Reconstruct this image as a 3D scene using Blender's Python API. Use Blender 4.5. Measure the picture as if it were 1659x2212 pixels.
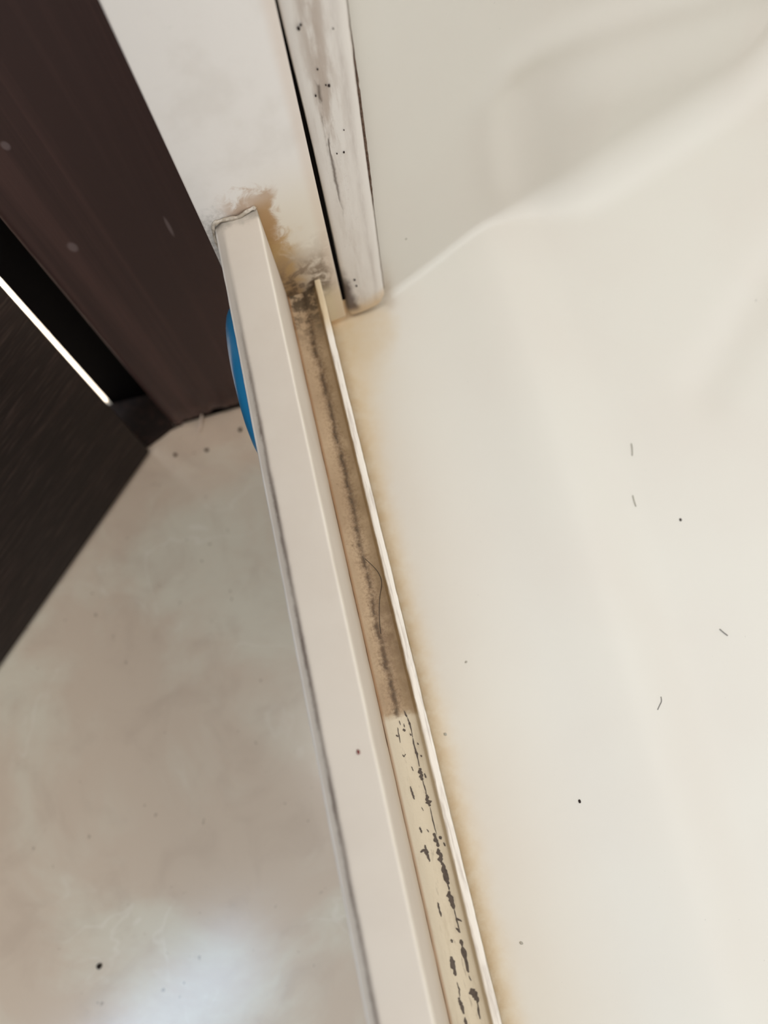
import bpy, bmesh, math, random
from mathutils import Vector, Matrix, noise as mnoise
sc = bpy.context.scene
for o in list(bpy.data.objects): bpy.data.objects.remove(o)
random.seed(7)
# ------------------------------------------------------------------ camera
F, PPX, PPY, CAMZ = 1550.0, 829.5, 1106.0, 0.295
def _ray(x, y): return Vector(((x-PPX)/F, -(y-PPY)/F, -1.0))
_up = -_ray(957, 1615).normalized()
_a = _ray(714, 696); _a = _a/(-_a.dot(_up)); _b = _ray(1084, 2212); _b = _b/(-_b.dot(_up))
_yd = (_a-_b).normalized(); _xd = _yd.cross(_up)
ROT = Matrix((_xd, _yd, _up))                       # camera -> world
CAM = Vector((0, 0, CAMZ))
cd = bpy.data.cameras.new('camera'); cam = bpy.data.objects.new('camera', cd)
sc.collection.objects.link(cam); sc.camera = cam
cam.matrix_world = Matrix.Translation(CAM) @ ROT.to_4x4()
cd.sensor_fit = 'VERTICAL'; cd.sensor_height = 36.0; cd.sensor_width = 27.0
cd.lens = F/2212*36.0; cd.clip_start = 0.01
cd.dof.use_dof = True; cd.dof.focus_distance = 0.255; cd.dof.aperture_fstop = 6.4
# ------------------------------------------------------------------ light
w = bpy.data.worlds.new('world'); sc.world = w; w.use_nodes = True
bg = w.node_tree.nodes['Background']; bg.inputs[0].default_value = (1.0, 0.98, 0.96, 1); bg.inputs[1].default_value = 0.66
def area(name, loc, target, size, power, col, spread=180, sy=None):
    l = bpy.data.lights.new(name, 'AREA'); l.energy = power; l.color = col; l.size = size
    if sy: l.shape = 'RECTANGLE'; l.size_y = sy
    l.spread = math.radians(spread)
    o = bpy.data.objects.new(name, l); sc.collection.objects.link(o); o.location = loc
    o.rotation_euler = (Vector(target)-Vector(loc)).to_track_quat('-Z', 'Y').to_euler()
    return o
area('window_daylight', (1.25, -0.05, 1.50), (0.0, 0.08, 0), 0.8, 7, (1.0, 0.985, 0.955), sy=0.9)
area('window_sky', (-1.15, -0.47, 1.98), (-0.2, -0.05, -.12), 0.6, 15.0, (0.46, 0.72, 1.0), sy=0.75)
area('overhead_fill', (-0.17, 0.14, 2.25), (-0.1, 0.1, 0), 0.4, 14, (1.0, 0.97, 0.94))  # unseen overhead fill, added to brighten the floor and the post front
area('hallway_lamp', (0.12, 0.66, 0.75), (-0.24, 0.42, -0.125), 0.12, 14, (1.0, 0.93, 0.90), spread=100)
sc.view_settings.view_transform = 'Standard'; sc.view_settings.look = 'None'
sc.view_settings.exposure = 0.24; sc.view_settings.gamma = 1.0; sc.view_settings.use_curve_mapping = False

# ------------------------------------------------------------------ pixel helpers
def W(x, y, z):                                     # pixel -> point on the level plane z
    r = ROT @ _ray(x, y); return CAM + r*((z-CAMZ)/r.z)
def V(x, y, p0, ang):                               # pixel -> point on a vertical plane
    r = ROT @ _ray(x, y); n = Vector((-math.sin(ang), math.cos(ang), 0))
    return CAM + r*((Vector(p0)-CAM).dot(n)/r.dot(n))
T8 = math.tan(math.radians(8))
def post_y(x): return 0.1948 + (x+0.0185)*T8        # front plane of the frame post
# ------------------------------------------------------------------ node helper
class S:
    def __init__(s, nt, sock): s.nt, s.k = nt, sock
    def _m(s, op, b=None, c=None, rev=False):
        n = s.nt.nodes.new('ShaderNodeMath'); n.operation = op
        for i, q in enumerate([s, b, c]):
            if q is None: continue
            if isinstance(q, S): s.nt.links.new(q.k, n.inputs[i])
            else: n.inputs[i].default_value = q
        return S(s.nt, n.outputs[0])
    def __add__(s, b): return s._m('ADD', b)
    __radd__ = __add__
    def __sub__(s, b): return s._m('SUBTRACT', b)
    def __rsub__(s, b): return (s*-1.0)+b
    def __mul__(s, b): return s._m('MULTIPLY', b)
    __rmul__ = __mul__
    def __truediv__(s, b): return s._m('DIVIDE', b)
    def abs(s): return s._m('ABSOLUTE')
    def min(s, b): return s._m('MINIMUM', b)
    def max(s, b): return s._m('MAXIMUM', b)
    def pow(s, b): return s._m('POWER', b)
    def clamp(s): return s.max(0.0).min(1.0)
    def step(s, a, b):                              # smooth 0..1 from a to b (a may exceed b)
        n = s.nt.nodes.new('ShaderNodeMapRange'); n.interpolation_type = 'SMOOTHSTEP'
        s.nt.links.new(s.k, n.inputs[0])
        if a <= b: lo, hi, o0, o1 = a, b, 0.0, 1.0
        else: lo, hi, o0, o1 = b, a, 1.0, 0.0
        for i, v in zip((1, 2, 3, 4), (lo, hi, o0, o1)): n.inputs[i].default_value = v
        return S(s.nt, n.outputs[0])
    def gauss(s, c, wd): return ((s-c)/wd).pow(2.0)._m('MULTIPLY', -1.0)._m('EXPONENT') if False else S.exp(((s-c)*(1.0/wd))*((s-c)*(-1.0/wd)))
    @staticmethod
    def exp(q): return q._m('EXPONENT')
class Mat:
    def __init__(s, name, rough=0.4, spec=0.5, coat=0.0):
        s.m = bpy.data.materials.new(name); s.m.use_nodes = True; s.nt = s.m.node_tree
        s.b = s.nt.nodes['Principled BSDF']; s.b.inputs['Roughness'].default_value = rough
        s.b.inputs['Specular IOR Level'].default_value = spec; s.b.inputs['Coat Weight'].default_value = coat
        g = s.nt.nodes.new('ShaderNodeNewGeometry'); s.pos = g.outputs['Position']
        x = s.nt.nodes.new('ShaderNodeSeparateXYZ'); s.nt.links.new(s.pos, x.inputs[0])
        s.x, s.y, s.z = (S(s.nt, x.outputs[i]) for i in range(3))
        s.col = None
    def noise(s, scale, detail=4, rough=0.55, stretch=(1, 1, 1), off=(0, 0, 0), dist=0.0, rot=(0, 0, 0)):
        mp = s.nt.nodes.new('ShaderNodeMapping'); mp.inputs['Scale'].default_value = stretch
        mp.inputs['Location'].default_value = off; mp.inputs['Rotation'].default_value = rot
        s.nt.links.new(s.pos, mp.inputs[0])
        n = s.nt.nodes.new('ShaderNodeTexNoise'); n.inputs['Scale'].default_value = scale
        n.inputs['Detail'].default_value = detail; n.inputs['Roughness'].default_value = rough
        n.inputs['Distortion'].default_value = dist
        s.nt.links.new(mp.outputs[0], n.inputs[0]); return S(s.nt, n.outputs[0])
    def noise_uv(s, u, v, scale, detail=4, rough=0.6):
        c = s.nt.nodes.new('ShaderNodeCombineXYZ'); s.nt.links.new(u.k, c.inputs[0]); s.nt.links.new(v.k, c.inputs[1])
        n = s.nt.nodes.new('ShaderNodeTexNoise'); n.inputs['Scale'].default_value = scale
        n.inputs['Detail'].default_value = detail; n.inputs['Roughness'].default_value = rough
        s.nt.links.new(c.outputs[0], n.inputs[0]); return S(s.nt, n.outputs[0])
    def base(s, c):
        n = s.nt.nodes.new('ShaderNodeRGB'); n.outputs[0].default_value = lin(c); s.col = n.outputs[0]; return s
    def over(s, fac, c):
        n = s.nt.nodes.new('ShaderNodeMix'); n.data_type = 'RGBA'
        s.nt.links.new(s.col, n.inputs[6]); n.inputs[7].default_value = lin(c)
        if isinstance(fac, S): s.nt.links.new(fac.k, n.inputs[0])
        else: n.inputs[0].default_value = fac
        s.col = n.outputs[2]; return s
    def bump(s, h, strength=0.3, dist=0.0005):
        n = s.nt.nodes.new('ShaderNodeBump'); n.inputs['Strength'].default_value = strength
        n.inputs['Distance'].default_value = dist; s.nt.links.new(h.k, n.inputs['Height'])
        s.nt.links.new(n.outputs[0], s.b.inputs['Normal']); return s
    def roughness(s, q): s.nt.links.new(q.k, s.b.inputs['Roughness']); return s
    def done(s):
        s.nt.links.new(s.col, s.b.inputs['Base Color']); return s.m
def lin(c):
    f = lambda v: v/12.92 if v <= 0.04045 else ((v+0.055)/1.055)**2.4
    return tuple(f(v/255.0) for v in c) + (1.0,)
# ------------------------------------------------------------------ object helpers
def mesh(name, vs, fs, mat, parent=None, smooth=True):
    m = bpy.data.meshes.new(name); m.from_pydata([tuple(v) for v in vs], [], fs); m.update()
    bm = bmesh.new(); bm.from_mesh(m); bmesh.ops.recalc_face_normals(bm, faces=bm.faces); bm.to_mesh(m); bm.free()
    if smooth:
        for p in m.polygons: p.use_smooth = True
    m.materials.append(mat)
    o = bpy.data.objects.new(name, m); sc.collection.objects.link(o)
    if parent: o.parent = parent; o.location = -parent.location
    return o
def thing(name, label, cat, loc, group=None):
    o = bpy.data.objects.new(name, None); sc.collection.objects.link(o); o.location = loc
    o.empty_display_size = 0.02; o['label'] = label; o['category'] = cat
    if group: o['group'] = group
    return o
def tag(o, label, cat=None, group=None, kind=None):
    if label: o['label'] = label
    if cat: o['category'] = cat
    if group: o['group'] = group
    if kind: o['kind'] = kind
    return o
def sharp(o, ang=35):
    m = o.data; bm = bmesh.new(); bm.from_mesh(m)
    for e in bm.edges:
        if len(e.link_faces) == 2 and e.calc_face_angle(0) > math.radians(ang): e.smooth = False
    bm.to_mesh(m); bm.free(); return o
def fillet(pts, rad, seg=4):                        # round the corners of a closed 2-D outline
    out = []; n = len(pts)
    for i in range(n):
        p = Vector(pts[i]); r = rad[i] if isinstance(rad, (list, tuple)) else rad
        if r <= 0: out.append(p); continue
        a = Vector(pts[i-1])-p; b = Vector(pts[(i+1) % n])-p
        r = min(r, a.length*0.45, b.length*0.45); pa = p+a.normalized()*r; pb = p+b.normalized()*r
        for k in range(seg+1):
            t = k/seg; out.append(pa*(1-t)**2 + p*2*t*(1-t) + pb*t*t)
    return out
def sweep(sec, stations, place, name, mat, parent=None, cap=True):
    """loft a closed 2-D section through stations; place(p2, s) -> 3-D point"""
    vs, fs = [], []; n = len(sec)
    for s in stations:
        for p in sec: vs.append(place(p, s))
    for j in range(len(stations)-1):
        for i in range(n):
            k = (i+1) % n; fs.append((j*n+i, j*n+k, (j+1)*n+k, (j+1)*n+i))
    if cap: fs.append(tuple(range(n))[::-1]); fs.append(tuple(range((len(stations)-1)*n, len(stations)*n)))
    return sharp(mesh(name, vs, fs, mat, parent))
def box(name, lo, hi, mat, parent=None, bev=0.0):
    bm = bmesh.new(); bmesh.ops.create_cube(bm, size=1)
    for v in bm.verts: v.co = Vector([lo[i] if v.co[i] < 0 else hi[i] for i in range(3)])
    if bev: bmesh.ops.bevel(bm, geom=bm.edges[:], offset=bev, segments=3, affect='EDGES', profile=0.5)
    m = bpy.data.meshes.new(name); bm.to_mesh(m); bm.free(); m.materials.append(mat)
    o = bpy.data.objects.new(name, m); sc.collection.objects.link(o)
    if parent: o.parent = parent; o.location = -parent.location
    return o
def tube(name, pts, r, mat, parent=None, sides=6):
    vs, fs = [], []
    for i, p in enumerate(pts):
        d = (pts[min(i+1, len(pts)-1)]-pts[max(i-1, 0)]).normalized()
        u = d.cross(Vector((0.13, 0.2, 1))).normalized(); q = d.cross(u)
        rr = r(i/(len(pts)-1)) if callable(r) else r
        for k in range(sides):
            a = 2*math.pi*k/sides; vs.append(p+(u*math.cos(a)+q*math.sin(a))*rr)
    for i in range(len(pts)-1):
        for k in range(sides):
            fs.append((i*sides+k, i*sides+(k+1) % sides, (i+1)*sides+(k+1) % sides, (i+1)*sides+k))
    fs.append(tuple(range(sides))); fs.append(tuple(range((len(pts)-1)*sides, len(pts)*sides)))
    return mesh(name, vs, fs, mat, parent)
def smooth_path(P, n=8):
    out = []
    for i in range(len(P)-1):
        p0, p1, p2, p3 = P[max(i-1, 0)], P[i], P[i+1], P[min(i+2, len(P)-1)]
        for k in range(n):
            t = k/n
            out.append(0.5*((2*p1)+(p2-p0)*t+(2*p0-5*p1+4*p2-p3)*t*t+(3*p1-p0-3*p2+p3)*t**3))
    return out+[P[-1]]
def ss(a, b, v):
    t = min(max((v-a)/(b-a), 0), 1); return t*t*(3-2*t)
def blob(name, c, rx, ry, rz, mat, parent=None, seed=0, rotz=0.0):
    """small irregular crumb"""
    bm = bmesh.new(); bmesh.ops.create_icosphere(bm, subdivisions=2, radius=1)
    R = Matrix.Rotation(rotz, 3, 'Z')
    for v in bm.verts:
        k = 1+0.35*mnoise.noise(v.co*1.7+Vector((seed, 3.1*seed, 0)))
        v.co = Vector(c)+R @ Vector((v.co.x*rx*k, v.co.y*ry*k, v.co.z*rz))
    m = bpy.data.meshes.new(name); bm.to_mesh(m); bm.free(); m.materials.append(mat)
    for p in m.polygons: p.use_smooth = True
    o = bpy.data.objects.new(name, m); sc.collection.objects.link(o)
    if parent: o.parent = parent; o.location = -parent.location
    return o

FLOOR = -0.125
# ================================================================== materials
M = {}
# beige marble-look floor tile
m = Mat('glazed_tile', rough=0.22, spec=0.5).base((212, 194, 174))
n1 = m.noise(9, 6, 0.6, off=(3.1, 1.7, 0), dist=0.6); n2 = m.noise(30, 5, 0.6, dist=0.8); n3 = m.noise(14, 3, 0.5, off=(7, 2, 0), dist=0.5)
m.over(n1.step(0.42, 0.62)*0.9, (221, 213, 194)).over(n2.step(0.46, 0.76)*0.35, (186, 166, 148))
m.over((n3-0.5).abs().step(0.012, 0.0)*n1.step(.45,.6)*0.35, (236, 228, 214))
sp = m.noise(190, 2, 0.5); m.over(sp.step(0.72, 0.76)*0.5, (120, 98, 80))
m.roughness(n1*0.10+0.12).bump(n2, 0.05, 0.001); M['tile'] = m.done()
# dark stained wood
def wood(name, c0, c1, stretch, rough):
    m = Mat(name, rough=rough, spec=0.35).base(c0)
    g = m.noise(60, 6, 0.65, stretch=stretch, dist=0.3); g2 = m.noise(220, 3, 0.6, stretch=stretch)
    m.over(g.step(0.42, 0.72)*0.8, c1)
    m.bump(g+g2*0.6, 0.35, 0.0006); return m
m = wood('jamb_wood', (54, 34, 32), (82, 56, 52), (1, 1, 0.03), 0.42)
# two pale dusty scuffs on the jamb
for (px, py, a, b) in ((365, 490, 0.0008, 0.006), (157, 534, 0.002, 0.003), (12, 315, .0015, .002)):
    q = V(px, py, (-0.121, 0.2346, 0), math.radians(2.2))
    m.over(((m.x-q.x)*(1/a)*((m.x-q.x)*(1/a))+(m.z-q.z)*(1/b)*((m.z-q.z)*(1/b))).step(1.6, 0.2)*0.35, (150, 135, 135))
dust = m.noise(320, 4, 0.7); m.over((m.z+m.noise(90, 4)*0.02).step(FLOOR+0.032, FLOOR+0.008)*dust.step(0.3, 0.7)*0.55, (136, 108, 96))
M['jamb'] = m.done()
m = Mat('door_wood', rough=0.5, spec=0.3).base((24, 12, 10))
along = (m.x*math.cos(math.radians(47))+m.y*math.sin(math.radians(47)))
g = m.noise_uv(along*0.06, m.z, 150, 5); g2 = m.noise_uv(along*0.09, m.z, 480, 4)
m.over(g.step(0.45, 0.7)*0.6, (48, 33, 30)).over(g2.step(0.52, 0.68)*0.6, (70, 54, 50)).bump(g2, 0.5, 0.0006)
M['door'] = m.done()
m = Mat('rebate_shade', rough=0.9, spec=0.05).base((8, 5, 5)); g = m.noise(60, 3); m.over(g.step(.5, .8)*.4, (14, 9, 8)); M['rebate'] = m.done()  # near-black base carries the shade inside the rebate and under the jamb
m = Mat('threshold_brown', rough=0.7, spec=.25).base((32, 20, 15)); g = m.noise(200, 4); m.over(g.step(.45, .7)*.6, (56, 38, 28)); M['sill'] = m.done()
# moulded cream acrylic of the tray, yellow limescale along the lip
m = Mat('cream_acrylic', rough=0.5, spec=0.4).base((218, 214, 204))
cl = m.noise(14, 3, 0.5); m.over(cl.step(0.35, 0.7)*0.35, (214, 206, 196))
wn = m.noise(160, 5, 0.65); wl = m.noise(45, 4, 0.6, off=(4, 0, 0))
d = m.x+0.0030
wid = (m.y.step(0.10, 0.195)*0.010+0.0062)*(wl*0.9+0.55)
low = m.z.step(0.012, 0.004)*m.x.step(-0.0065, -0.0045)
yl = S.exp((d/wid)*(d/wid)*-1.0)*low
m.over((yl*(wn*0.6+0.55)).clamp()*0.66, (216, 188, 136))
m.over((S.exp((d*260.0)*-1.0)*(wn.step(0.3, 0.65))*low*0.5).clamp(), (184, 150, 104))
# stain pool under the two profiles
px0 = (m.x-0.012)*(1/0.016); py0 = (m.y-0.196)*(1/0.030)
pool = (px0*px0+py0*py0+(wl-0.5)*1.6).step(1.2, 0.1)*low
m.over(pool*(wn*0.5+0.25)*0.8, (204, 180, 138))
# dirt creeping up the wall beside the narrow strip
wd = (m.x-0.0262); m.over(S.exp(wd*wd*-90000.0)*m.z.step(0.035, 0.004)*m.y.step(0.196, 0.203)*(wn*0.8+0.2)*0.55, (150, 122, 84))
sw = m.noise(700, 2, 0.5); m.over(sw.step(0.77, 0.80)*0.25, (150, 145, 135))
m.roughness(cl*0.12+0.42); M['acrylic'] = m.done()
# painted aluminium of the rail
m = Mat('bar_paint', rough=0.6, spec=0.3).base((206, 195, 181))
cl = m.noise(30, 4, 0.6); fi = m.noise(420, 4, 0.7, stretch=(1, .5, 1))
m.over(cl.step(0.4, 0.7)*0.3, (194, 180, 165))
edge = (m.x+0.0318+(fi-0.5)*0.0012)
gr = S.exp((edge+0.0006)*(edge+0.0006)*-1500000.0)*m.y.step(0.19, 0.10)
m.over((gr*(m.noise(55, 4)*0.9+0.35)*(fi*0.8+0.5)).clamp(), (98, 82, 72))
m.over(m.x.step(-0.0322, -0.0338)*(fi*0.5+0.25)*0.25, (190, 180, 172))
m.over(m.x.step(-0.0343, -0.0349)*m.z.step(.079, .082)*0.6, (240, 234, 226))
e2 = m.x+0.0185; m.over(S.exp(e2*e2*-4000000.0)*m.z.step(0.08, 0.086)*0.55, (240, 234, 220))  # light caught by the inner top edge, painted as a bright line
m.over(m.z.step(0.06, 0.034)*m.x.step(-0.0215, -0.0187)*(fi*0.5+0.2)*0.7, (198, 178, 150))
m.over(m.z.step(0.0365, 0.0335)*m.x.step(-0.021, -0.0187)*0.8, (160, 112, 66))
# grey grime where the bar butts against the post
bn = m.noise(260, 5, 0.65); m.over((m.y+(bn-0.5)*0.010).step(0.188, 0.1935)*m.z.step(.08, .085)*0.75, (150, 142, 130))
m.over(fi.step(0.74, 0.78)*0.35, (150, 135, 120)); m.bump(fi, 0.08, 0.0002); M['bar'] = m.done()
# channel: paint, brown mould in the far half, bare in the near half
m = Mat('channel_paint', rough=0.5, spec=0.4).base((214, 203, 180))
fi = m.noise(900, 5, 0.7); mid = m.noise(240, 5, 0.65); big = m.noise(70, 4, 0.6)
stre = m.noise(300, 4, 0.6, stretch=(1, .22, 1)); m.over(stre.step(0.5, 0.75)*0.45, (186, 172, 146))
far = (m.y+(mid-0.5)*0.006).step(0.0125, 0.0165)
tone = m.noise(26, 3, 0.5, stretch=(0.3, 1, 1), off=(1, 3, 0))
m.over(far, (186, 161, 130))
m.over(far*tone.step(0.45, 0.65)*0.55, (160, 134, 104))
m.over(far*(m.x+(big-.5)*.003).step(-0.0118, -0.0090)*0.75, (146, 124, 92))
m.over(far*big.step(0.45, 0.68)*0.35, (204, 180, 148))
ctr = m.x+0.0114+m.y.step(0.12, 0.02)*0.0012+(big-0.5)*0.0030+(mid-0.5)*0.0034
wide = m.y.step(0.02, 0.17)*200000.0-520000.0
thin = tone.step(.35, .6)
line = S.exp(ctr*ctr*wide)
m.over(far*(line*(fi*1.2+0.25)*(thin*0.45+0.55)).clamp()*0.85, (86, 66, 42))
core = S.exp(ctr*ctr*-1900000.0); m.over(far*(core*mid.step(0.38, 0.55)).clamp()*0.85, (58, 43, 25))
halo = S.exp(ctr*ctr*-90000.0)
m.over(far*halo*fi.step(0.42, 0.62)*0.6, (116, 90, 60))
patch = (m.y-0.045)*(1/0.018); m.over(far*S.exp(patch*patch*-1.0)*m.x.step(-0.0145, -0.0115)*mid.step(.3, .6)*0.55, (104, 78, 52))
m.over(far*fi.step(0.60, 0.68)*mid.step(0.45, 0.6)*0.5, (98, 74, 48))
scr = m.noise(1500, 3, 0.6, stretch=(1, 0.12, 1)); m.over((far*-1.0+1.0)*scr.step(0.60, 0.72)*S.exp((m.x+.0115)*(m.x+.0115)*-120000.0)*0.55, (128, 112, 92))
# heavy black-brown dirt at the post
blk = (m.y+(mid-0.5)*0.016).step(0.165, 0.193)
m.over(blk*mid.step(0.42, 0.56)*0.85, (62, 48, 30)).over(blk*fi.step(0.58, 0.66)*0.4, (176, 158, 128))
m.over(m.x.step(-0.0172, -0.0183)*0.7, (150, 104, 60))
m.over(m.x.step(-0.0075, -0.0060)*0.55, (140, 118, 84))
m.bump(fi+mid, 0.35, 0.0004); M['channel'] = m.done()
m = Mat('lip_paint', rough=0.4, spec=0.45).base((232, 226, 216))
st = m.noise(800, 4, 0.65, stretch=(1, 0.07, 1)); m.over(st.step(0.48, 0.68)*0.55, (178, 166, 156))
m.over((m.y+(st-.5)*.01).step(0.165, 0.178)*0.75, (206, 184, 142)).bump(st, 0.4, 0.0004); M['lip'] = m.done()
m = Mat('bare_metal_chip', rough=0.6, spec=0.3).base((92, 82, 74)); q = m.noise(900, 3); m.over(q.step(.45, .7)*.6, (64, 55, 48)); M['chip'] = m.done()
# wide post
m = Mat('post_paint', rough=0.36, spec=0.5).base((235, 231, 226))
cl = m.noise(40, 4, 0.6); fi = m.noise(700, 5, 0.7); mid = m.noise(170, 5, 0.62, dist=0.6); big = m.noise(60, 4, 0.6, off=(2, 0, 5))
m.over(cl.step(0.45, 0.68)*0.35, (216, 210, 202)).over(m.noise(90, 3).step(0.66, 0.74)*0.2, (205, 208, 198))
m.over(m.z.step(0.11, 0.075)*m.x.step(-.03, -.012)*0.7, (226, 216, 196))
wz = m.z+(mid-0.5)*0.030; wx = m.x+(mid-0.5)*0.012
# rust-brown patch at the bar corner and down the inner side of the bar
m.over((wx.step(-0.010, -0.0152)*wz.step(0.098, 0.090)*wx.step(-0.0345, -0.024)*(big*0.5+0.6)).clamp()*0.85, (176, 138, 100))
m.over(wx.step(-0.0105, -0.0165)*m.x.step(-.0195, -.0185)*m.z.step(0.092, 0.084)*0.7, (172, 132, 78))
m.over(wx.step(-0.0125, -0.0180)*m.x.step(-.0195, -.0185)*m.z.step(0.085, 0.06)*0.75, (150, 112, 54))
m.over(wx.step(-0.004, -0.014)*wz.step(0.075, 0.058)*m.x.step(-.0195, -.0185)*0.6, (202, 172, 122))
# purple-brown mould cloud low down
cloud = (wz+(big-0.5)*0.02).step(0.067, 0.047)*m.z.step(0.018, 0.036)*wx.step(0.007, 0.000)
m.over((cloud*(mid.step(0.3, 0.65)*0.8+0.3)).clamp()*0.75, (146, 120, 94))
m.over(cloud*m.z.step(0.055, 0.036)*mid.step(0.44, 0.6)*0.75, (84, 68, 50)).over(cloud*fi.step(0.6, 0.7)*0.35, (200, 178, 146))
m.over(m.z.step(0.034, 0.020)*0.6, (214, 190, 140))
# grey-white smear left of the bar
m.over((wx.step(-0.026, -0.031)*(wz+.002).step(0.098, 0.085)*fi.step(0.3, 0.7)).clamp()*0.55, (150, 146, 138))
m.over((m.x.step(-0.0010, 0.0030))*0.35, (214, 190, 168)); m.bump(mid, 0.06, 0.0004); M['post'] = m.done()
# narrow strip
m = Mat('strip_paint', rough=0.45, spec=0.45).base((228, 222, 214))
st = m.noise(200, 5, 0.65, stretch=(1, 1, 0.16)); fi = m.noise(800, 5, 0.72); mid = m.noise(150, 4, 0.6); crk = m.noise(330, 4, 0.6, stretch=(1, 1, 0.10), dist=0.8)
ctr = m.x-0.0135; band = S.exp(ctr*ctr*-45000.0)
m.over((band*st.step(0.40, 0.70)).clamp()*0.5, (196, 184, 172)).over(band*fi.step(0.56, 0.72)*0.3, (176, 160, 148))
m.over((band*m.z.step(0.085, 0.12)*st.step(0.42, 0.62)).clamp()*0.55, (158, 136, 118))
rb = m.x-0.0205; m.over(S.exp(rb*rb*-600000.0)*st.step(.3, .6)*0.4, (170, 156, 146))
c2 = m.x-0.0118-(mid-0.5)*0.002
m.over((S.exp(c2*c2*-2600000.0)*crk.step(0.5, 0.58)*m.z.step(0.05, 0.09)).clamp()*0.85, (96, 82, 72))
wz = m.z+(mid-0.5)*0.012
m.over(wz.step(0.016, 0.005)*0.8, (208, 180, 140))
dk = ((m.x+(mid-.5)*.004+m.z*0.12).step(0.0140, 0.0105)*wz.step(0.040, 0.022)*m.z.step(0.003, 0.009)).clamp()
m.over(dk*0.85, (70, 50, 46)); m.over(m.x.step(0.0235, 0.0246)*st.step(.4, .6)*.5, (150, 120, 90))
m.bump(crk*0.6+fi*0.4, 0.25, 0.0004); M['strip'] = m.done()
m = Mat('gap_shade_black', rough=0.8, spec=0.1).base((14, 10, 9)); q = m.noise(400, 2); m.over(q.step(.6, .8)*.3, (30, 22, 18)); M['gap_shade'] = m.done()  # black colour holds the shade of the gap between post and strip
m = Mat('brown_grime', rough=0.85, spec=0.2).base((112, 92, 78)); q = m.noise(900, 4); m.over(q.step(.4, .6)*.7, (66, 48, 38)); M['grime'] = m.done()
m = Mat('sealant', rough=0.5, spec=0.4).base((206, 196, 182)); q = m.noise(320, 5, .65); m.over(q.step(.40, .58)*.7, (146, 132, 112)); M['seal'] = m.done()
m = Mat('blue_plastic', rough=0.35, spec=0.5).base((36, 124, 172)); q = m.noise(50, 2); m.over(q.step(.4, .7)*.3, (28, 108, 158)); M['blue'] = m.done()
m = Mat('dark_hair', rough=0.5).base((48, 36, 26)); M['hair'] = m.done()
m = Mat('grey_hair', rough=0.5).base((120, 116, 112)); M['greyhair'] = m.done()
m = Mat('dark_speck', rough=0.8, spec=.2).base((46, 36, 32)); M['speck'] = m.done()
m = Mat('grey_speck', rough=0.8, spec=.2).base((172, 168, 156)); M['gspeck'] = m.done()
m = Mat('red_speck', rough=0.5).base((110, 24, 14)); M['red'] = m.done()
m = Mat('white_fibre', rough=0.7).base((214, 196, 180)); M['fibre'] = m.done()

# ================================================================== setting
tag(box('floor', (-1.2, -0.9, FLOOR-0.03), (0.9, 1.2, FLOOR), M['tile']), 'beige marbled glossy floor tile', kind='structure')
# door jamb with its ragged, peeling foot
JX, JY, JA = -0.1212, 0.2346, math.radians(2.2)
xs = [JX+(0.109)*i/60 for i in range(61)]
def jfoot(x): return FLOOR+0.0014+0.0052*ss(JX+.004, JX+.02, x)+0.0075*max(0, mnoise.noise(Vector((x*130, 2.2, 0))))+0.003*abs(mnoise.noise(Vector((x*420, 5, 0))))*(1 if x > -0.10 else 0.2)
vs, fs = [], []; zs = [0.0, 0.004, 0.012, 0.03, 0.08, 0.2, 0.5, 2.0]
for x in xs:
    f0 = jfoot(x); yy = JY+(x-JX)*math.tan(JA)
    rc = 0.0012*(1-min(1, (x-JX)/0.0018))**2            # eased arris
    for z in zs:
        fl = 0.004*ss(0.026, 0.0, z)*mnoise.noise(Vector((x*160, z*200, 1)))
        vs.append((x, yy+rc-fl, f0+z if z < 0.1 else FLOOR+z))
nz = len(zs)
for i in range(60):
    for k in range(nz-1): fs.append((i*nz+k, (i+1)*nz+k, (i+1)*nz+k+1, i*nz+k+1))
b0 = len(vs)                                          # back and sides
for x in xs:
    f0 = jfoot(x); vs += [(x, 0.262, f0), (x, 0.262, FLOOR+2.0)]
for i in range(60):
    fs.append((b0+2*i, b0+2*i+1, b0+2*i+3, b0+2*i+2)); fs.append((i*nz, b0+2*i, b0+2*i+2, (i+1)*nz)); fs.append((i*nz+nz-1, (i+1)*nz+nz-1, b0+2*i+3, b0+2*i+1))
fs.append(tuple(range(nz))+(b0+1, b0)); fs.append(tuple(60*nz+k for k in range(nz))+(b0+121, b0+120))
tag(sharp(mesh('trim_1', vs, fs, M['jamb'])), 'dark brown wooden door jamb with a ragged peeling foot', kind='structure')
def prism(name, pts, z0, z1, mat, lean=0.0):
    n = len(pts); vs = [(p[0], p[1], z0) for p in pts]+[(p[0]+lean*(z1-z0), p[1], z1) for p in pts]
    fs = [tuple(range(n)), tuple(range(n, 2*n))]+[(i, (i+1) % n, n+(i+1) % n, n+i) for i in range(n)]
    return mesh(name, vs, fs, mat, smooth=False)
tag(prism('trim_2', [(-0.1600, 0.2622), (-0.012, 0.2622), (-0.012, 0.272), (-0.1600, 0.272)], FLOOR, 1.875, M['rebate'], 0.030), 'door frame rebate behind the jamb, its shade painted black', kind='structure')
tag(prism('trim_3', [(JX+0.003, JY+0.0012), (-0.0125, JY+0.0012+0.1057*math.tan(JA)), (-0.0125, 0.2615), (JX+0.003, 0.2615)], FLOOR, FLOOR+0.014, M['rebate']), 'black filler standing in for the shaded gap under the ragged foot of the jamb', kind='structure')  # added black block, painted shade for the gap below the jamb
a, b, c_, d_ = W(318, 968, FLOOR), W(394, 918, FLOOR), Vector((-0.118, 0.2618, FLOOR)), Vector((-0.1665, 0.2618, FLOOR))
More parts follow.
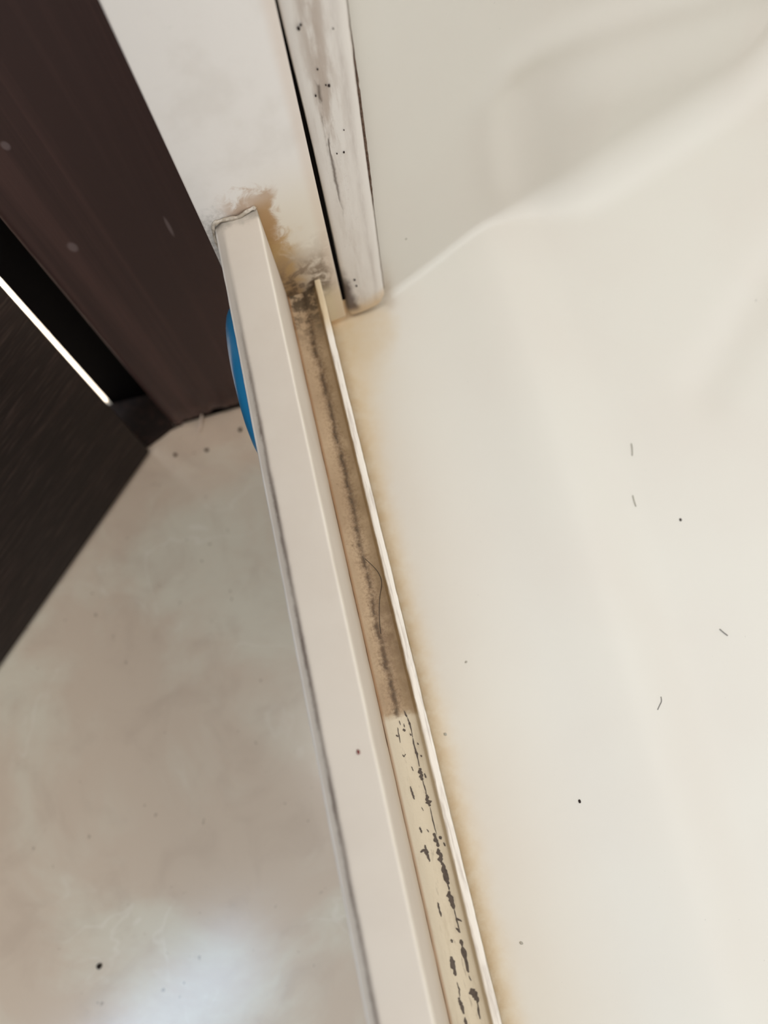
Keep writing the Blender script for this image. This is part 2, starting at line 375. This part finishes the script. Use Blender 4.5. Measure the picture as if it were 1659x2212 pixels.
pts = [a, a.lerp(b, .35)+Vector((.0008, .0006, 0)), a.lerp(b, .7)+Vector((-.0006, .001, 0)), b, Vector((b.x, JY-0.0004, FLOOR)), Vector((JX-0.0004, JY, FLOOR)), Vector((JX-0.0004, 0.2618, FLOOR)), d_, Vector((-0.150, 0.236, FLOOR))]
n = len(pts); vs = [(p.x, p.y, FLOOR) for p in pts]+[(p.x, p.y, FLOOR+0.0022) for p in pts]
fs = [tuple(range(n)), tuple(range(n, 2*n))]+[(i, (i+1) % n, n+(i+1) % n, n+i) for i in range(n)]
tag(mesh('trim_4', vs, fs, M['sill'], smooth=False), 'dark brown threshold sliver between door and jamb', kind='structure')
# door leaf, ajar by 47 degrees, hinged at the jamb
da = math.radians(47); dd = Vector((-math.cos(da), -math.sin(da), 0)); dn = Vector((-math.sin(da), math.cos(da), 0)); p0 = Vector((-0.1380, 0.2200, 0))
sec = fillet([(0, 0), (0.68, 0), (0.68, 0.035), (0, 0.035)], 0.0018, 3)
sweep(sec, [FLOOR+0.004, FLOOR+0.006, 0.1, 1.85], lambda p, s: p0+dd*p[0]+dn*p[1]+Vector((0.0185*(s-FLOOR), 0.0195*(s-FLOOR), s)), 'door_1', M['door'])
tag(bpy.data.objects['door_1'], 'dark brown wooden door leaf standing ajar', kind='structure')
# ================================================================== shower tray with its coved wall
AN = math.tan(math.radians(24))
def y_wall(x): return 0.2058 if x < 0.0255 else 0.2058+(x-0.0255)*AN
def x_crease(y):
    return 0.0862+0.025*(y-0.1)-0.06*(y-0.1)**2
def z_tray(x, y):
    dx = x-x_crease(y)
    z = -0.013*ss(-0.02, 0.17, dx)-0.0060*ss(-.010, .024, dx)
    z += 0.0034*math.exp(-((dx+0.012)/0.024)**2)
    # long soft dent in the basin
    a = Vector((0.150, 0.120)); b = Vector((0.218, 0.183)); p = Vector((x, y)); ab = b-a
    t = (p-a).dot(ab)/ab.length_squared; dd_ = (p-(a+ab*t)); e = ss(-0.12, 0.1, t)
    side = dd_.x*ab.y-dd_.y*ab.x
    z -= 0.0032*e*math.exp(-(dd_.length/(0.0085))**2)
    return z
DOME = [(.068, -.06), (.068, 0), (.059, .0267), (.053, .057), (.0525, .0753), (.0604, .085), (.0762, .0867), (.1007, .0822), (.138, .0722), (.26, .030), (.26, -.06)]
def sd_dome(s, z):
    p = Vector((s, z)); dmin = 9; ins = False; n = len(DOME)
    for i in range(n):
        a, b = Vector(DOME[i]), Vector(DOME[(i+1) % n]); ab = b-a
        t = min(max((p-a).dot(ab)/ab.length_squared, 0), 1); dmin = min(dmin, (p-(a+ab*t)).length)
        if (a.y > z) != (b.y > z) and s < (b.x-a.x)*(z-a.y)/(b.y-a.y)+a.x: ins = not ins
    return dmin if ins else -dmin
tray = thing('shower_tray', 'glossy cream moulded shower tray with coved wall, right of the white rail', 'shower tray', (0.2, 0, FLOOR))
xs = [-0.033, -0.02, -0.006]+[-0.003+0.0025*i for i in range(130)]+[0.34, 0.38, 0.45, 0.55, 0.7, 0.88]
us = [i/70 for i in range(71)]
zw = [0.0022*i for i in range(1, 70)]+[0.17, 0.22, 0.4, 1.0, 1.85]
vs, rows = [], None
for x in xs:
    col = []; yw = y_wall(x); r = 0.004+0.018*ss(0.08, 0.15, x); s = (x-0.0297)/math.cos(math.radians(24))
    rec = lambda zz: (0.0035-0.0115*ss(0.060, 0.125, s))*ss(-0.010, 0.040, sd_dome(s, zz))-0.0018*math.exp(-((sd_dome(s, zz)-0.003)/0.008)**2)*ss(-0.01, 0.03, zz) if x > 0.02 and -0.06 < zz < 0.2 else 0.0
    zc = z_tray(x, yw-r); y1 = yw-r+rec(zc+r)
    for u in us:
        y = -0.8+(y1+0.8)*(1-(1-u)**2.1); col.append((x, y, z_tray(x, y)))
    zb = col[-1][2]; rz0 = rec(zb+r); y1 = yw-r+rz0; col[-1] = (x, y1, zb)
    for k in range(1, 9):
        a = math.pi/2*k/8; col.append((x, y1+r*math.sin(a), zb+r*(1-math.cos(a))))
    for z in zw:
        zz = zb+r+z; col.append((x, yw+rec(zz), zz))
    vs += col; rows = len(col)
fs = [(i*rows+k, (i+1)*rows+k, (i+1)*rows+k+1, i*rows+k+1) for i in range(len(xs)-1) for k in range(rows-1) if not (xs[i+1] < 0.006 and k >= 70)]
# outer apron down to the floor
n0 = len(vs)
for k in range(71): v = vs[k]; vs.append((v[0], v[1], FLOOR))
fs += [(k, k+1, n0+k+1, n0+k) for k in range(70)]
mesh('basin', vs, fs, M['acrylic'], tray)
for p in bpy.data.objects['basin'].data.polygons: pass
# ================================================================== threshold rail
rail = thing('threshold_rail', 'white shower threshold rail with tall bar and mouldy channel', 'rail', (-0.019, 0.05, 0.0))
YS = [-0.8, -0.5, -0.3, -0.2]+[-0.13+0.0011*i for i in range(295)]
def rail_place(amp, freq, sel=None):
    def f(p, s):
        y = s if s < 0.15 else s+(post_y(p[0])-0.0002-YS[-1])*ss(0.15, YS[-1], s)
        k = 1 if sel is None or sel(p) else 0
        dx = amp*k*(mnoise.noise(Vector((s*freq, p[0]*900, p[1]*300)))+0.5*mnoise.noise(Vector((s*freq*3.1, p[0]*900, 7))))
        dz = 0.6*amp*k*mnoise.noise(Vector((s*freq*1.3, p[0]*700, 20+p[1]*300)))
        return (p[0]+dx, y, p[1]+dz)
    return f
sec = fillet([(-0.0335, 0.0004), (-0.0185, 0.0004), (-0.0185, 0.0870), (-0.0318, 0.0870), (-0.0353, 0.0848), (-0.0353, 0.0795), (-0.0335, 0.0790)],
             [0, 0, 0.0009, 0.0008, 0.0006, 0.0004, 0], 4)
sweep(sec, YS, rail_place(0.00012, 90), 'bar', M['bar'], rail)['label'] = 'tall white bar with a grimy outer edge'
# channel floor: finely divided so it dips slightly
fl = [(-0.0184, 0.0004), (-0.0030, 0.0004), (-0.0030, 0.0340), (-0.0056, 0.0342)]
for i in range(1, 12):
    t = i/12; fl.append((-0.0056-0.0128*t, 0.0331-0.0009*math.sin(math.pi*t)))
fl.append((-0.0184, 0.0336))
sweep(fl, YS, rail_place(0.00006, 160, lambda p: p[1] > 0.02), 'channel', M['channel'], rail)['label'] = 'brown mould-stained channel with flaking paint'
sec = fillet([(-0.0058, 0.0330), (-0.0029, 0.0330), (-0.0029, 0.0370), (-0.0054, 0.0372)], [0, 0, 0.0006, 0.0006], 3)
sweep(sec, YS, rail_place(0.00018, 150), 'lip', M['lip'], rail)['label'] = 'thin worn white lip'
# flaked paint patches
def chip(path, wmax, seed):
    """path in crop pixels (x, y), ragged patch following it"""
    P = smooth_path([W(600+x/3.016, 1500+y/3.016, 0.0331) for x, y in path], 6)
    L, R_ = [], []; n = len(P)-1
    hw = wmax/3.016*0.262/F*0.5
    for i, p in enumerate(P):
        d = P[min(i+1, n)]-P[max(i-1, 0)]; q = Vector((-d.y, d.x, 0)).normalized(); t = i/n
        env = (math.sin(math.pi*min(max(t, 0.04), 0.96)))**0.5
        a = hw*env*(0.75+0.9*mnoise.noise(Vector((t*5+seed*7.3, seed, 0)))+0.5*mnoise.noise(Vector((t*17, seed*3, 4))))
        b = hw*env*(0.75+0.9*mnoise.noise(Vector((t*5+seed*2.3, seed, 9)))+0.5*mnoise.noise(Vector((t*17, seed*5, 2))))
        L.append(p+q*max(a, hw*0.15)); R_.append(p-q*max(b, hw*0.15))
    def zf(x):
        t = min(max((-0.0056-x)/0.0128, 0), 1); return 0.0331-0.0009*math.sin(math.pi*t)
    vs = [(v.x, v.y, zf(v.x)+0.00016) for v in L+R_]; k = len(L)
    fs = [(i, i+1, k+i+1, k+i) for i in range(k-1)]
    b = len(vs); vs += [(v[0], v[1], v[2]-0.0003) for v in vs]
    fs += [(b+i, b+k+i, b+k+i+1, b+i+1) for i in range(k-1)]
    fs += [(i, b+i, b+i+1, i+1) for i in range(k-1)]+[(k+i, k+i+1, b+k+i+1, b+k+i) for i in range(k-1)]
    fs += [(0, k, b+k, b), (k-1, b+k-1, b+2*k-1, 2*k-1)]
    return mesh('paint_chip', vs, fs, M['chip'], rail, smooth=False)
CH = [([(822, 105), (838, 140), (862, 200), (878, 280)], 12), ([(880, 285), (890, 340), (908, 400), (922, 470)], 14), ([(922, 480), (932, 520), (942, 560)], 34),
      ([(942, 555), (958, 610), (970, 660)], 10), ([(968, 655), (980, 695), (990, 730)], 34), ([(992, 735), (1010, 820), (1035, 915)], 8),
      ([(1016, 905), (1030, 950), (1048, 995)], 32), ([(1044, 1005), (1058, 1060), (1070, 1105)], 34), ([(1070, 1100), (1092, 1165), (1108, 1240)], 46),
      ([(1108, 1235), (1118, 1280)], 12), ([(1112, 1285), (1130, 1340), (1148, 1400)], 40), ([(1150, 1400), (1165, 1470), (1188, 1550)], 10),
      ([(1192, 1600), (1210, 1680), (1245, 1815)], 32), ([(1258, 1920), (1280, 1960), (1305, 2010)], 46), ([(1300, 2000), (1318, 2120)], 14),
      ([(780, 215), (798, 315)], 8), ([(812, 392), (822, 405), (832, 388)], 9), ([(862, 600), (876, 640), (890, 685)], 16), ([(925, 865), (938, 905)], 14),
      ([(930, 1030), (960, 1015), (975, 1050), (990, 1092)], 24), ([(958, 982), (968, 1025)], 16), ([(1042, 1358), (1052, 1400), (1066, 1452)], 14),
      ([(1128, 1712), (1142, 1770), (1160, 1838)], 36), ([(1168, 1880), (1182, 1930), (1186, 1975)], 9), ([(1180, 1980), (1196, 2030), (1214, 2088)], 24),
      ([(1220, 2110), (1230, 2190)], 18), ([(1128, 1600), (1140, 1622)], 16), ([(1052, 925), (1066, 945)], 22), ([(1080, 965), (1092, 990)], 12),
      ([(955, 515), (966, 545)], 14), ([(930, 395), (938, 408)], 14), ([(860, 255), (870, 268)], 12), ([(908, 315), (918, 328)], 12),
      ([(770, 265), (785, 275)], 14), ([(815, 225), (830, 240)], 18), ([(1160, 1460), (1200, 1480)], 12), ([(1160, 1525), (1190, 1555)], 14), ([(935, 735), (950, 760)], 6),
      ([(970, 880), (985, 900)], 8), ([(820, 190), (826, 215)], 8), ([(1245, 1840), (1262, 1870)], 8), ([(790, 170), (800, 200)], 8), ([(870, 470), (884, 500)], 8)]
for i, (p, wd_) in enumerate(CH): chip(p, wd_, i+1)
# ================================================================== frame post and narrow strip
post = thing('frame_post', 'wide white shower frame post with brown mould stains at its foot', 'post', (-0.017, 0.21, 0.0035))
ph = Vector((math.cos(math.radians(8)), math.sin(math.radians(8)), 0)); pn = Vector((-ph.y, ph.x, 0)); PO = Vector((-0.0387, post_y(-0.0387), 0))
PW = (0.0046+0.0387)/ph.x
sec = fillet([(0, 0), (PW, 0), (PW, 0.030), (0, 0.030)], [0.0006, 0.0007, 0.0006, 0.0006], 3)
# the right part of the post reaches below the rail, the left part stands on it
def post_part(name, sec, z0, z1, mat, par, n=40):
    st = [z0, z0+0.0004]+[z0+0.002+(0.30-z0)*i/n for i in range(n)]+[z1]
    def pl(p, s):
        k = 0.0006 if s == z0 else 0
        c = Vector((sum(q[0] for q in sec)/len(sec), sum(q[1] for q in sec)/len(sec)))
        q = Vector(p)-(Vector(p)-c).normalized()*k
        return PO+ph*q[0]+pn*q[1]+Vector((0, 0, s))
    return sweep(sec, st, pl, name, mat, par)
post_part('post_body', sec, 0.0036, 1.85, M['post'], post)
sec = [(PW+0.0001, 0.0042), (PW+0.0022, 0.0042), (PW+0.0022, 0.0075), (PW+0.0001, 0.0075)]
post_part('gap_backing', sec, 0.010, 1.85, M['gap_shade'], post)['label'] = 'dark backing strip standing in for the shade in the gap'  # added dark strip, its black stands in for shade in the gap
strip = thing('cover_strip', 'narrow white cover strip, cracked and grimy, with rounded lower end', 'strip', (0.0155, 0.2, 0.0015))
# rounded face: section across (a along post direction, b back), lofted in height with a rounded lower right corner
a0 = (0.0063+0.0387)/ph.x; a1 = (0.0246+0.0387)/ph.x
NA = 26; zst = [0.0015+0.0004*i for i in range(20)]+[0.0100+0.0035*i for i in range(60)]+[0.4, 1.85]
vs, fs = [], []
for z in zst:
    gapw = 0.0007*ss(0.16, 0.05, z)*ss(0.004, 0.02, z)-0.0006*ss(0.10, 0.16, z)
    lo = a0+gapw
    h = z-0.0015; r = 0.0055
    # bottom line slopes: right end is ~5 mm higher, corners rounded
    for i in range(NA):
        t = i/(NA-1); a = lo+(a1-lo)*t
        bow = 0.0016*(1-math.sin(math.pi*min(max(t, 0.0), 1))**0.45)
        zz = z
        lift = 0.0012*ss(0.1, 1.0, t)+0.0042*ss(0.72, 1.0, t)**2+0.0012*ss(0.10, 0.0, t)
        zz = z+lift*ss(0.03, 0.0, h)
        edge = 0.0012*(1-min(1, h/0.0016))**2
        n_ = 0.00012*mnoise.noise(Vector((a*500, z*160, 0)))
        q = PO+ph*a+pn*(bow-0.0004+edge+n_); vs.append((q.x, q.y, zz))
    for t in (1.0, 0.0):
        a = lo+(a1-lo)*t; lift = (0.0054*ss(0.03, 0, h) if t else 0.0012*ss(.03, 0, h)); q = PO+ph*a+pn*0.0036; vs.append((q.x, q.y, z+lift))
n = NA+2
for j in range(len(zst)-1):
    for i in range(n): k = (i+1) % n; fs.append((j*n+i, j*n+k, (j+1)*n+k, (j+1)*n+i))
fs.append(tuple(range(n))); fs.append(tuple(range((len(zst)-1)*n, len(zst)*n)))
sharp(mesh('strip_body', vs, fs, M['strip'], strip), 50)
# grime line in the joint between strip and wall
pts = []
for i in range(70):
    t = i/69; z = 0.012+0.14*t; q = PO+ph*(a1+0.0003)+pn*0.0012
    pts.append(Vector((q.x+0.00015*mnoise.noise(Vector((t*40, 0, 0))), q.y, z)))
o = tube('joint_grime', pts, lambda t: 0.00012+0.00055*ss(0.35, 0.5, t)*ss(0.95, 0.7, t)*(0.7+0.5*mnoise.noise(Vector((t*50, 3, 0)))), M['grime'], strip, 6)
o['label'] = 'dark grime in the joint beside the wall'
# dots of dirt on the strip
for i, (px, py, r) in enumerate([(711, 185, 2.6), (704, 184, 1.4), (682, 207, 1.9), (743, 329, 1.9), (743, 281, 1.1), (645, 62, 3), (650, 54, 2), (686, 150, 1.6), (720, 62, 1.2), (766, 605, 2.2), (770, 618, 2), (728, 332, 1.2)]):
    q = V(px, py, PO+pn*-0.0006, math.radians(8)); rr = r*(q-CAM).length/F
    blob('dirt_dot', q, rr, 0.0003, rr*1.3, M['speck'], strip, i)
# caulk bead where the bar meets the post
seal = thing('sealant_bead', 'smeared grey-white sealant where the bar top meets the post', 'sealant', (-0.025, 0.192, 0.087))
P = [Vector((x, post_y(x)-0.0006+dy, z)) for x, dy, z in [(-0.0366, 0, 0.070), (-0.0364, 0.0002, 0.080), (-0.0352, 0.0, 0.0868), (-0.0325, 0.0, 0.0878), (-0.029, -0.0002, 0.0876), (-0.0255, -0.0008, 0.0873), (-0.0225, -0.0003, 0.0878), (-0.0195, 0.0001, 0.0880), (-0.0182, 0.0002, 0.0872)]]
P = smooth_path(P, 7)
tube('bead', P, lambda t: 0.0007+0.0005*mnoise.noise(Vector((t*14, 2, 0)))-0.0006*ss(.85, 1, t)-0.0006*ss(.15, 0, t), M['seal'], seal, 8)
# ================================================================== blue cap on the outer side
cap = thing('plastic_cap', 'blue rounded plastic cap on the outer side of the white rail', 'cap', (-0.0336, 0.152, 0.02))
vs, fs = [], []; NR, NS = 10, 40
for j in range(NR+1):
    t = j/NR; rr = math.sin(t*math.pi/2)**0.6; dep = 0.0096*(1-t**3.2)
    for i in range(NS):
        a = 2*math.pi*i/NS; vs.append((-0.0337-dep, 0.150+0.0355*rr*math.cos(a), 0.045+0.024*rr*math.sin(a)))
for j in range(NR):
    for i in range(NS):
        k = (i+1) % NS; fs.append((j*NS+i, j*NS+k, (j+1)*NS+k, (j+1)*NS+i))
fs.append(tuple(range(NR*NS, NR*NS+NS)))
mesh('dome', vs, fs, M['blue'], cap)
# ================================================================== hairs, threads and crumbs
def hz(px): return [(500+x/3.687, 1000+y/3.687) for x, y in px]
P = smooth_path([W(x, y, 0.0336) for x, y in hz([(1062, 762), (1110, 805), (1160, 860), (1190, 920), (1195, 980), (1182, 1060), (1176, 1180), (1182, 1300), (1190, 1360)])], 8)
tag(tube('hair_strand', P, 0.00013, M['hair']), 'long dark curved hair lying in the mouldy channel', 'hair')
def tray_hair(pts, r, mat, label, cat='hair'):
    P = []
    for x, y in pts:
        z = 0.0
        for _ in range(12): q = W(x, y, z); z = z_tray(q.x, q.y)+r
        P.append(q)
    tag(tube('hair_strand' if cat == 'hair' else 'lint_fibre', smooth_path(P, 5), r, mat), label, cat)
tray_hair([(1428, 1505), (1429, 1515), (1425, 1524), (1421, 1533)], 0.00016, M['greyhair'], 'short thin hair on the tray below the oblique hair', 'hair')
tray_hair([(1555, 1359), (1563, 1366), (1572, 1373)], 0.00022, M['greyhair'], 'short oblique hair on the tray near its right edge', 'hair')
tray_hair([(1632, 652), (1633, 648), (1637, 648), (1637, 652)], 0.00018, M['greyhair'], 'tiny curled fibre at the right, above the long dent', 'fibre')
tray_hair([(1364, 958), (1366, 970), (1366, 984)], 0.00025, M['gspeck'], 'upper of two short grey-green fibres on the tray', 'fibre')
tray_hair([(1367, 1070), (1370, 1082), (1374, 1094)], 0.00025, M['gspeck'], 'lower of two short grey-green fibres on the tray', 'fibre')
for i, (px, py, r, mk, lab) in enumerate([(1252, 1731, 2.6, 'speck', 'small dark crumb in the middle of the lower tray'), (1126, 2037, 2.6, 'gspeck', 'grey crumb on the tray near the bottom of the picture'),
        (1007, 1430, 2.2, 'gspeck', 'grey crumb on the tray beside the end of the mould'), (1470, 1123, 2.4, 'speck', 'dark crumb on the right side of the tray'),
        (962, 1586, 2.6, 'gspeck', 'grey crumb on the tray just right of the lip')]):
    z = 0.0
    for _ in range(12): q = W(px, py, z); z = z_tray(q.x, q.y)
    rr = r*(q-CAM).length/F; tag(blob('dirt_crumb', q+Vector((0, 0, rr*0.3)), rr, rr*1.4, rr*0.5, M[mk], None, i+20, i), lab, 'crumb')
q = V(877, 516, (0.0255, 0.2058, 0), math.radians(24)); tag(blob('dirt_crumb', q, .0005, .0003, .0005, M['gspeck'], None, 33), 'lone grey speck stuck on the wall beside the narrow strip', 'crumb')
q = W(774, 1625, 0.0872); tag(blob('dirt_crumb', q, 0.0005, 0.0007, 0.0003, M['red'], None, 40), 'tiny dark red crumb on top of the white bar', 'crumb')
for i, (px, py, r, lab) in enumerate([(215, 2087, 5, 'dark crumb on the floor tile at the lower left'), (519, 929, 4.5, 'dark crumb on the floor beside the blue cap'),
        (379, 983, 4.5, 'brown crumb on the floor nearest the door corner'), (447, 973, 4.5, 'brown crumb on the floor in front of the jamb')]):
    q = W(px, py, FLOOR); rr = r*(q-CAM).length/F
    tag(blob('floor_crumb', q+Vector((0, 0, rr*0.35)), rr, rr*0.9, rr*0.5, M['speck' if i < 2 else 'grime'], None, i+50, i), lab, 'crumb')
P = [W(436, 896, FLOOR+0.006), W(434, 908, FLOOR+0.003), W(433, 920, FLOOR+0.001), W(428, 935, FLOOR+0.0008)]
tag(tube('thread', smooth_path(P, 5), lambda t: 0.0007+0.0004*t, M['fibre']), 'pale thread at the ragged foot of the jamb', 'thread')
